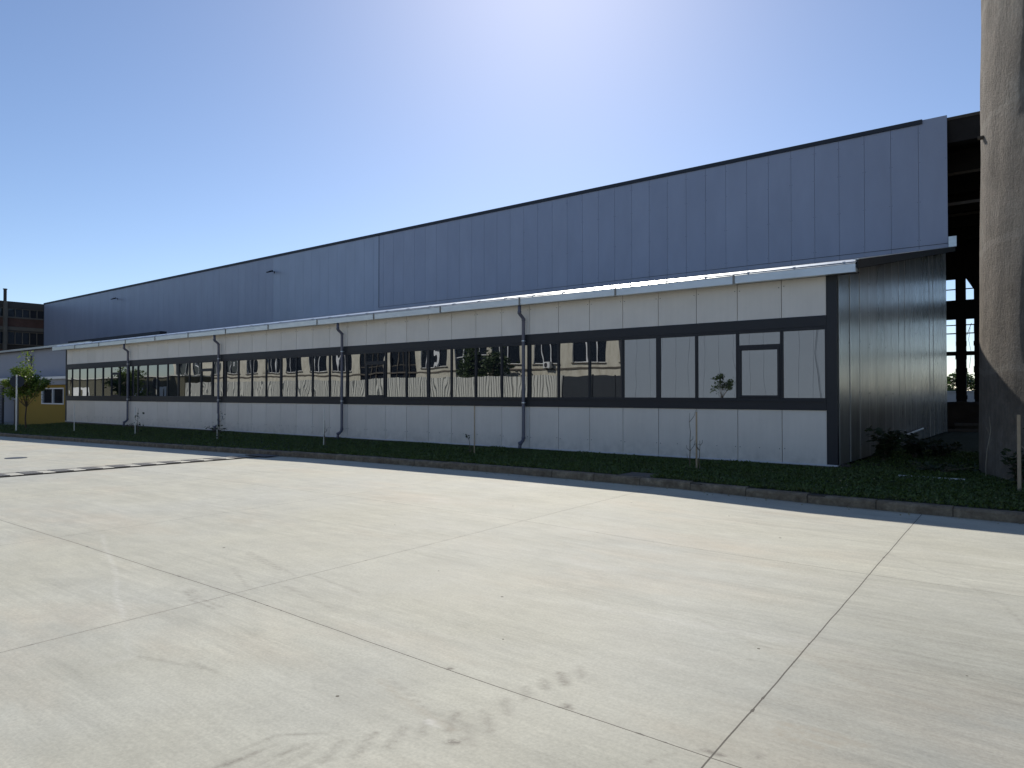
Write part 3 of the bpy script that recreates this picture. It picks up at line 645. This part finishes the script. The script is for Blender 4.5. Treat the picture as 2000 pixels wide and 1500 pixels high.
# silo
t = thing('concrete_silo', 'huge weathered round concrete silo rising out of the picture at right', 'silo', (8.06, 1.36, 0))
m = MB(); n = 220; lev = [(-.1+i*.5) for i in range(64)]
vs = []; 
for z in lev:
    rr = 4.5-.012*z
    for a in range(n):
        th = 2*math.pi*a/n; w_ = .006*math.sin(th*19+z*2.1)+.004*math.sin(th*37-z*1.3)+.003*math.sin(z*2.67)
        vs.append((8.06+(rr+w_)*math.cos(th), 1.36+(rr+w_)*math.sin(th), z))
fs = [(i*n+a, i*n+(a+1) % n, (i+1)*n+(a+1) % n, (i+1)*n+a) for i in range(len(lev)-1) for a in range(n)]+[tuple((len(lev)-1)*n+a for a in range(n))]
m.add(vs, fs); m.build('shell', M['silo'], t, smooth=True)
MB().box(3.66, 3.82, .30, .42, 6.52, 6.56).build('bracket', M['soot_edge'], t)

# ---------------------------------------------------------------- small things on the lawn
def zat(x, y): return float(zl(x, y)) if y < .03 else 0.
def stake(x, y, h, r, mat, label, lean=(0, 0), group='stakes along the lawn'):
    z = zat(x, y)
    o = MB().tube([(x, y, z-.05), (x+lean[0]*.5, y+lean[1]*.5, z+h*.5), (x+lean[0], y+lean[1], z+h)], [r, r*.97, r*.93], 8).build('stake', mat)
    return tag(o, label, 'stake', group)
def sapling(x, y, h, label, seed, leaves=0, mat=M['twig'], spread=.12, lsize=.05):
    rr = random.Random(seed); z = zat(x, y); t = thing('sapling', label, 'sapling', (x, y, z), 'young saplings along the lawn')
    pts = [(x, y, z-.03)]; 
    for i in range(1, 7): pts.append((pts[-1][0]+rr.uniform(-.02, .02), pts[-1][1]+rr.uniform(-.02, .02), z+h*i/6))
    m = MB().tube(pts, [.013-.0016*i for i in range(7)], 6); tips = []
    for i in range(5):
        k_ = rr.randint(1, 5); p = Vector(pts[k_]); a = rr.uniform(0, 6.28); L = rr.uniform(.12, .3)*min(1, h)
        q = p+Vector((math.cos(a)*L*.5, math.sin(a)*L*.5, L*.9)); mid_ = (p+q)/2+Vector((math.cos(a)*.03, math.sin(a)*.03, 0)); m.tube([p, mid_, q], [.006, .005, .003], 5); tips += [mid_, q]
    m.build('stem', mat, t)
    if leaves:
        tips = np.array([list(v) for v in tips]); idx = rng.integers(0, len(tips), leaves)
        pp = tips[idx]+rng.normal(0, spread*.5, (leaves, 3)); tri_cloud('leaves', pp, lsize, M['dark_leaf'], 1.1, 0, t)
stake(-.97, -2.4, 1.20, .020, M['wood'], 'light wooden stake, first from the right in front of the grey wall')
sapling(-1.10, -2.42, 1.18, 'bare thin sapling beside the stake nearest the dark corner post', 1)
sapling(-.90, -2.46, .62, 'short bare shoot just right of the stake nearest the dark corner post', 2)
stake(-6.97, -2.4, 1.27, .014, M['wood'], 'thin wooden stake left of the nearest downpipe')
sapling(-7.08, -2.43, .48, 'tiny sapling with a few round dark leaves left of the nearest downpipe', 3, 16, spread=.09, lsize=.07)
stake(-13.16, -2.4, 1.20, .015, M['pale_pole'], 'pale stake right of the wall centre, leaning slightly beside a bare whip', (.03, 0))
sapling(-13.10, -2.36, .80, 'bare whip sapling tied to the pale leaning stake', 4)
stake(-19.38, -2.4, .95, .013, M['pale_pole'], 'thin pale stake in front of the second downpipe from the left')
sapling(-19.22, -2.45, .95, 'dark leafy sapling in front of the second downpipe from the left', 5, 34, spread=.14, lsize=.06)
stake(-25.87, -2.4, 1.16, .020, M['pale_pole'], 'pale stake just right of the leftmost downpipe')
sapling(-25.66, -2.4, 1.12, 'forked sapling with a few drooping leaves just right of the leftmost downpipe', 6, 22, spread=.16, lsize=.11)
stake(-32.18, -2.4, 1.30, .020, M['pale_pole'], 'slim pale pole near the far left end of the grey wall')
stake(4.37, -2.15, 1.24, .028, M['wood'], 'stout light wooden stake at the right edge in front of the silo')
sapling(4.50, -2.15, 1.35, 'twiggy sapling with pale side shoots at the right edge', 8, 12, M['dry_twig'], .1, .04)
def weed(name, x, y, h, n, label, size=.09, w=.35, cat='weed', mat=None, group=None):
    z = zat(x, y); t = thing(name, label, cat, (x, y, z), group)
    m = MB(); P3 = []
    for i in range(14):
        a = rng.uniform(0, 6.28); L = h*rng.uniform(.6, 1.05); q = Vector((x+math.cos(a)*w*.8*rng.uniform(.3, 1), y+math.sin(a)*w*.8*rng.uniform(.3, 1), z+L))
        mid_ = Vector((x+(q.x-x)*.35, y+(q.y-y)*.35, z+L*.62)); m.tube([(x, y, z-.02), mid_, q], [.010, .007, .003], 5)
        for s in np.linspace(.35, 1, max(2, n//14)):
            base = Vector((x, y, z)).lerp(mid_, s/.6) if s < .6 else mid_.lerp(q, (s-.6)/.4); P3.append([base.x+rng.normal(0, .04), base.y+rng.normal(0, .04), base.z+rng.normal(0, .03)])
    m.build('stems', M['twig'], t); tri_cloud('leaves', np.array(P3), size, mat or M['dark_leaf'], .7, .0, t)
weed('shrub', 1.75, 1.5, .78, 420, 'dark bushy weed against the near foot of the shiny end wall', .15, .48, 'shrub')
weed('shrub', 2.15, 2.9, .62, 300, 'lower dark weed clump along the end wall behind the first one', .14, .5, 'shrub')
weed('shrub', 4.35, -1.55, .62, 360, 'dark leafy bush at the foot of the silo near the right edge', .09, .38, 'shrub')
weed('shrub', 2.6, 3.9, .45, 320, 'low spreading dark clump between end wall and silo', .12, .8, 'shrub')
weed('weed', -22.3, -.8, .35, 70, 'low spreading weed at the wall base between the two left downpipes', .10, .6)
weed('weed', -29.6, -.8, .3, 40, 'small weed at the wall base left of the leftmost downpipe', .10, .3)
weed('weed', 3.0, -.3, .22, 240, 'low ragged weeds behind the plank at the lawn edge', .09, .9)
t = thing('dead_stem', 'tall bare dry stem in front of the silo', 'weed', (3.8, -.45, 0))
MB().tube([(3.80, -.45, .2), (3.82, -.45, .5), (3.88, -.45, .85), (3.86, -.45, 1.13)], [.007, .006, .005, .003], 6).tube([(3.83, -.45, .6), (3.90, -.45, .72)], .003, 5).tube([(3.87, -.45, .78), (3.81, -.45, .93)], .003, 5).tube([(3.80, -.45, -.02), (3.80, -.45, .22)], .007, 5).build('stem', M['dry_twig'], t)
o = MB().tube([(1.42, 4.6, .33), (1.36, 7.4, .38), (1.30, 10.4, .42)], .028, 10).build('plastic_pipe', M['white_pvc'], smooth=True); tag(o, 'white plastic pipe lying along the foot of the end wall', 'pipe')
o = MB().box(2.50, 3.55, -1.30, -1.24, -.02, .035).build('plank', M['white_pvc']); o.rotation_euler = (0, 0, 0); tag(o, 'thin pale batten lying in the grass before the silo', 'batten')
zs = float(zk(-1.4)); o = MB().box(SLAB[0], SLAB[1], SLAB[2], SLAB[3], zs-.05, zs+.012).build('inspection_cover', M['old_conc'], bevel=.008); tag(o, 'square grey concrete cover set in the lawn beside the kerb', 'cover')
# bits of rubble at the corner
for i, (x, y, s) in enumerate(((1.32, -.05, .10), (1.52, .25, .07), (1.75, .55, .09))):
    m = MB(); q = []
    for a in range(7): th = a*6.283/7; rr_ = s*random.uniform(.7, 1.1); q.append((x+rr_*math.cos(th), y+.7*rr_*math.sin(th)))
    m.prism(q, -.01, s*.6, 'z'); o = m.build('stone', M['soot_edge'], bevel=.01)
    tag(o, ['flat dark stone touching the dark corner post', 'smaller dark stone just behind the one at the corner post', 'dark stone nearest the big weed by the end wall'][i], 'stone', 'stones at the building corner')

# ---------------------------------------------------------------- pavement fittings
t = thing('drain_channel', 'long grated drain channel crossing the concrete yard at left', 'drain', (-12.9, -9, -.2))
zd = float(zp(-13.05))
c0, c1 = -13.48, -12.62
MB().box(c0, c0+.04, -20, -4.5, zd-.02, zd+.012).box(c1-.05, c1, -20, -4.5, zd-.02, zd+.03).build('edge_angles', M['soot_edge'], t)
MB().box(c0+.04, c1-.05, -20, -4.5, zd-.02, zd+.008).build('channel_bed', M['bed'], t)
y = -4.55; i = 0
while y > -17:
    m = MB()
    for j in range(6): m.box(c0+.10, c1-.28, y-.04-j*.055, y-.012-j*.055, zd+.009, zd+.022)
    m.box(c0+.08, c0+.10, y-.36, y, zd+.009, zd+.024); m.box(c1-.28, c1-.26, y-.36, y, zd+.009, zd+.024)
    m.box(c1-.20, c1-.06, y-.36, y-.01, zd+.009, zd+.02) if i % 1 else None
    m.build('grate', M['grate'], t); y -= .62; i += 1
z = float(zp(-12.9)); o = MB().box(-13.3, -12.3, -4.98, -4.55, z+.032, z+.045).build('drain_cover', M['navy']); tag(o, 'dark steel cover where the drain channel meets the kerb', 'cover')
z = float(zp(-18.6)); m = MB().tube([(-18.6, -8.9, z-.01), (-18.6, -8.9, z+.012)], .27, 24); o = m.build('manhole_cover', M['navy']); tag(o, 'dark round manhole cover in the yard beyond the drain', 'cover')

# ---------------------------------------------------------------- sign and tree at left
t = thing('road_sign', 'round sign seen from behind on a white pole at the far left', 'sign', (-36.4, -3.45, -.2))
MB().tube([(-36.4, -3.47, -.4), (-36.4, -3.47, 2.52)], .035, 10).build('pole', M['pale_pole'], t)
MB().tube([(-36.47, -3.43, 2.18), (-36.455, -3.435, 2.18)], .31, 36).build('disc', M['cap'], t)
MB().box(-36.454, -36.37, -3.51, -3.43, 2.3, 2.34).box(-36.454, -36.37, -3.51, -3.43, 2.0, 2.04).build('clamps', M['galv'], t)
def tree(name, x, y, z, h, rx, rz, trunk, nleaf, ls, mat, label, group=None, seed=0, tr=.05, nclump=34):
    rr = np.random.default_rng(seed); t = thing(name, label, 'tree', (x, y, z), group)
    zc = z+trunk+(h-trunk)*.5; m = MB(); pts = [(x, y, z-.1)]
    for i in range(1, 6): pts.append((x+rr.normal(0, .03)*h*.2, y+rr.normal(0, .03)*h*.2, z+(h*.8)*i/5))
    m.tube(pts, [tr*(1-.15*i) for i in range(6)], 8)
    cl = []
    for i in range(nclump):
        d = rr.normal(0, 1, 3); d /= np.linalg.norm(d); rad = rr.uniform(.35, 1.08)
        w_ = 1.0-.30*max(0, d[2]); c = np.array([x+d[0]*rx*rad*w_, y+d[1]*rx*rad*w_, zc+d[2]*rz*rad]); cl.append((c, rr.uniform(.12, .30)))
        k_ = rr.integers(2, 5); p = Vector(pts[k_]); m.tube([p, (p+Vector(c))/2+Vector((0, 0, -.05*h*.3)), c], [tr*.35, tr*.22, tr*.08], 5)
    m.build('trunk', M['bark'], t)
    P3 = []
    for c, s in cl:
        kk = int(nleaf/nclump); P3.append(c+rr.normal(0, 1, (kk, 3))*np.array([rx, rx, rz])*s*.62)
    return tri_cloud('crown', np.concatenate(P3), ls, mat, 1.1, 0, t)
tree('young_tree', -38.15, -2.5, -.25, 3.45, 1.02, .85, 1.45, 4200, .105, M['leaf'], 'small leafy tree with sunlit yellow green top before the yellow gatehouse', None, 5, .045)

# far trees beyond the derelict hall
for i, (x, h) in enumerate(((-4.6, 4.2), (-1.2, 3.6), (2.8, 4.4), (7, 4.))):
    tree('far_tree', x, 74+i, -.1, h, 2.6, 1.5, .8, 1500, .35, M['far_leaf'],
         ['round green tree left of the derelict column, far off', 'green tree filling the left gap of the derelict hall', 'green tree filling the gap nearest the silo', 'far green tree hidden mostly by the silo'][i], 'trees beyond the derelict hall', 30+i, .12, 26)

# ---------------------------------------------------------------- across the yard, seen in the window glass
t = thing('sheet_fence', 'long white corrugated sheet fence reflected in the lower windows', 'fence', (-70, -30, 0))
n = 60*32; xs = np.linspace(-85, -25.6, n); prof = []
m = MB(); vs = []
for i, x in enumerate(xs):
    yy = -30-.05*(1 if (x/.26) % 1 < .3 else 0); zt = 3.05+.04*math.sin(x*.4); vs += [(x, yy, -.7), (x, yy, zt)]
m.add(vs, [(2*i, 2*i+2, 2*i+3, 2*i+1) for i in range(n-1)]); m.mi = [1 if (x/.26) % 1 < .3 else 0 for x in xs[:-1]]; fo = m.build('sheets', [M['sheet'], M['sheet_groove']], t)
sm = fo.modifiers.new('thick', 'SOLIDIFY'); sm.thickness = .01
m = MB()
for x in np.arange(-84.5, -26, 3.): m.box(x, x+.08, -30.16, -30.06, -.7, 3.0)
m.box(-85, -25.6, -30.10, -30.06, 2.6, 2.68); m.build('posts', M['galv'], t)
o = MB()
for x in np.arange(-25.4, -20.8, 2.2): o.box(x, x+2.14, -29.5, -29.42, -.2, 2.95)
for x in np.arange(-25.4, -20, 2.2): o.box(x-.06, x, -29.56, -29.36, -.2, 3.02)
tag(o.build('panel_fence', M['navy']), 'dark blue solid panel fence reflected beside the grey warehouse', 'fence')
C = thing('yard_building', 'cream rendered building with white framed windows reflected in the ribbon windows', 'building', (-50, -37, 0))
m = MB(); x0 = -78.; YC = -36.
bays = []
x = -99.
while x < -24:
    wtype = 'door' if (-58 < x < -52) else ('big' if (-47 < x < -41) else 'win')
    bays.append((x, min(x+(3.0 if wtype == 'win' else 4.2), -23.5), wtype)); x += 4.6 if wtype == 'win' else 5.0
holes = []
px = -100.
for a, b, w_ in bays:
    z0 = 4.3 if w_ == 'win' else (3.2 if w_ == 'big' else 2.0); z1 = 6.5 if w_ == 'win' else 7.2
    m.box(px, a, YC-.3, YC, -.6, 9.0); m.box(a, b, YC-.3, YC, -.6, z0); m.box(a, b, YC-.3, YC, z1, 9.0); px = b; holes.append((a, b, z0, z1, w_))
m.box(px, -22.6, YC-.3, YC, -.6, 9.0); m.box(-100, -22.6, YC-12, YC-.31, -.6, 8.9)
m.build('wall', M['cream'], C)
MB().box(-100.2, -22.4, YC-12.1, YC+.35, 9.001, 9.25).build('roof_slab', M['old_conc'], C)
MB().box(-100, -22.6, YC+.001, YC+.07, 3.75, 3.9).build('string_course', M['old_conc'], C)
for a, b, z0, z1, w_ in holes:
    f = MB(); fm = M['white'] if w_ != 'door' else M['old_conc']; nb = 3 if w_ == 'win' else 4
    for i in range(nb+1): xx = a+(b-a)*i/nb; f.box(max(a, xx-.04), min(b, xx+.04), YC-.14, YC-.06, z0, z1)
    f.box(a, b, YC-.155, YC-.141, z0, z0+.07); f.box(a, b, YC-.155, YC-.141, z1-.07, z1)
    if w_ != 'win': f.box(a, b, YC-.155, YC-.141, (z0+z1)/2, (z0+z1)/2+.08)
    fo = f.build('window', fm, C); MB().box(a, b, YC-.2, YC-.17, z0, z1).build('pane', M['dark_glass'], fo).location = (0, 0, 0)
    if w_ == 'win': MB().box(a-.1, b+.1, YC, YC+.12, z0-.09, z0-.0).build('sill', M['old_conc'], C)
t = thing('air_conditioner', 'white air conditioner on the cream wall reflected right of the nearest downpipe', 'air conditioner', (-31.6, YC, 3.9))
MB().box(-32.1, -31.2, YC+.1, YC+.45, 3.72+.19, 4.27+.19).build('casing', M['white'], t, bevel=.02); MB().tube([(-31.75, YC+.449, 4.17), (-31.75, YC+.47, 4.17)], .21, 24).build('fan_grille', M['anthracite'], t)
MB().box(-32.0, -31.95, YC, YC+.45, 3.83, 3.9).box(-31.35, -31.3, YC, YC+.45, 3.83, 3.9).build('bracket', M['galv'], t)
GW = thing('grey_warehouse', 'grey clad warehouse reflected in the windows nearest the corner', 'building', (-8, -32, 0))
m = MB(); x = -20.
while x < 2: m.box(x+.006, x+1.0-.006, -29.1, -29.0, -.3, 8.2); x += 1
m.build('cladding', M['grey_clad'], GW); MB().box(-20, 2, -42, -29.11, -.3, 8.1).build('body', M['navy'], GW); MB().box(-20.1, 2.1, -42.1, -28.95, 8.2, 8.4).build('parapet', M['cap'], GW)
MB().box(-20.2, -20.001, -29.2, -28.9, -.3, 8.2).build('corner_trim', M['cap'], GW)
MB().tube([(-3.2, -28.9, 8.1), (-3.2, -28.9, 0)], .03, 6).tube([(-6.6, -28.93, 7.5), (-6.9, -28.93, 4), (-6.3, -28.93, 0)], .012, 5).build('cable', M['cap'], GW)
tree('small_tree', -11.8, -26.5, -.2, 3.15, .62, .60, 1.6, 1100, .09, M['far_leaf'], 'small round tree reflected in front of the grey warehouse', None, 51, .03, 20)
for i, (x, h, r) in enumerate(((-38.0, 7.0, 1.5), (-35.4, 6.4, 1.6))):
    tree('yard_tree', x, -33.0, -.3, h, r, h*.36, 1.2, 2600, .26, M['far_leaf'],
         ['taller dark tree reflected left of the nearest downpipe', 'lower dark tree reflected close to the nearest downpipe'][i], 'trees behind the sheet fence', 60+i, .1)

o = thing('low_shed', 'low olive shed with white doors reflected in the farthest windows', 'shed', (-105, -30, -.5))
MB().box(-128, -85.3, -34, -30, -.6, 3.9).build('wall', M['olive'], o); MB().box(-128.2, -85.1, -34.2, -29.8, 3.901, 4.05).build('roof', M['sheet'], o)
for x in (-121, -117.5, -99, -92): MB().box(x, x+2.2, -29.99, -29.93, -.5, 2.6).build('door', M['white'], o)

yt = [q for q in S.objects if q.name == 'young_tree'][0]
P3 = []; m = MB()
for dx, dy, z0, z1 in ((-.75, .1, 2.2, 3.2), (-.10, 0, 2.5, 3.75), (.25, .1, 2.5, 3.5), (.85, -.1, 2.1, 3.0), (-1.2, 0, 1.7, 2.3), (1.5, .2, 1.9, 2.35)):
    a, b = Vector((-38.15+dx*.5, -2.5, z0-.6)), Vector((-38.15+dx, -2.5+dy, z1)); m.tube([a, (a+b)/2+Vector((dx*.1, 0, 0)), b], [.014, .010, .004], 5)
    for k_ in range(95): c = a.lerp(b, random.uniform(.35, 1.02)); P3.append([c.x+random.gauss(0, .11), c.y+random.gauss(0, .11), c.z+random.gauss(0, .08)])
m.build('branches', M['bark'], yt); tri_cloud('foliage', np.array(P3), .105, M['leaf'], 1.1, 0, yt)
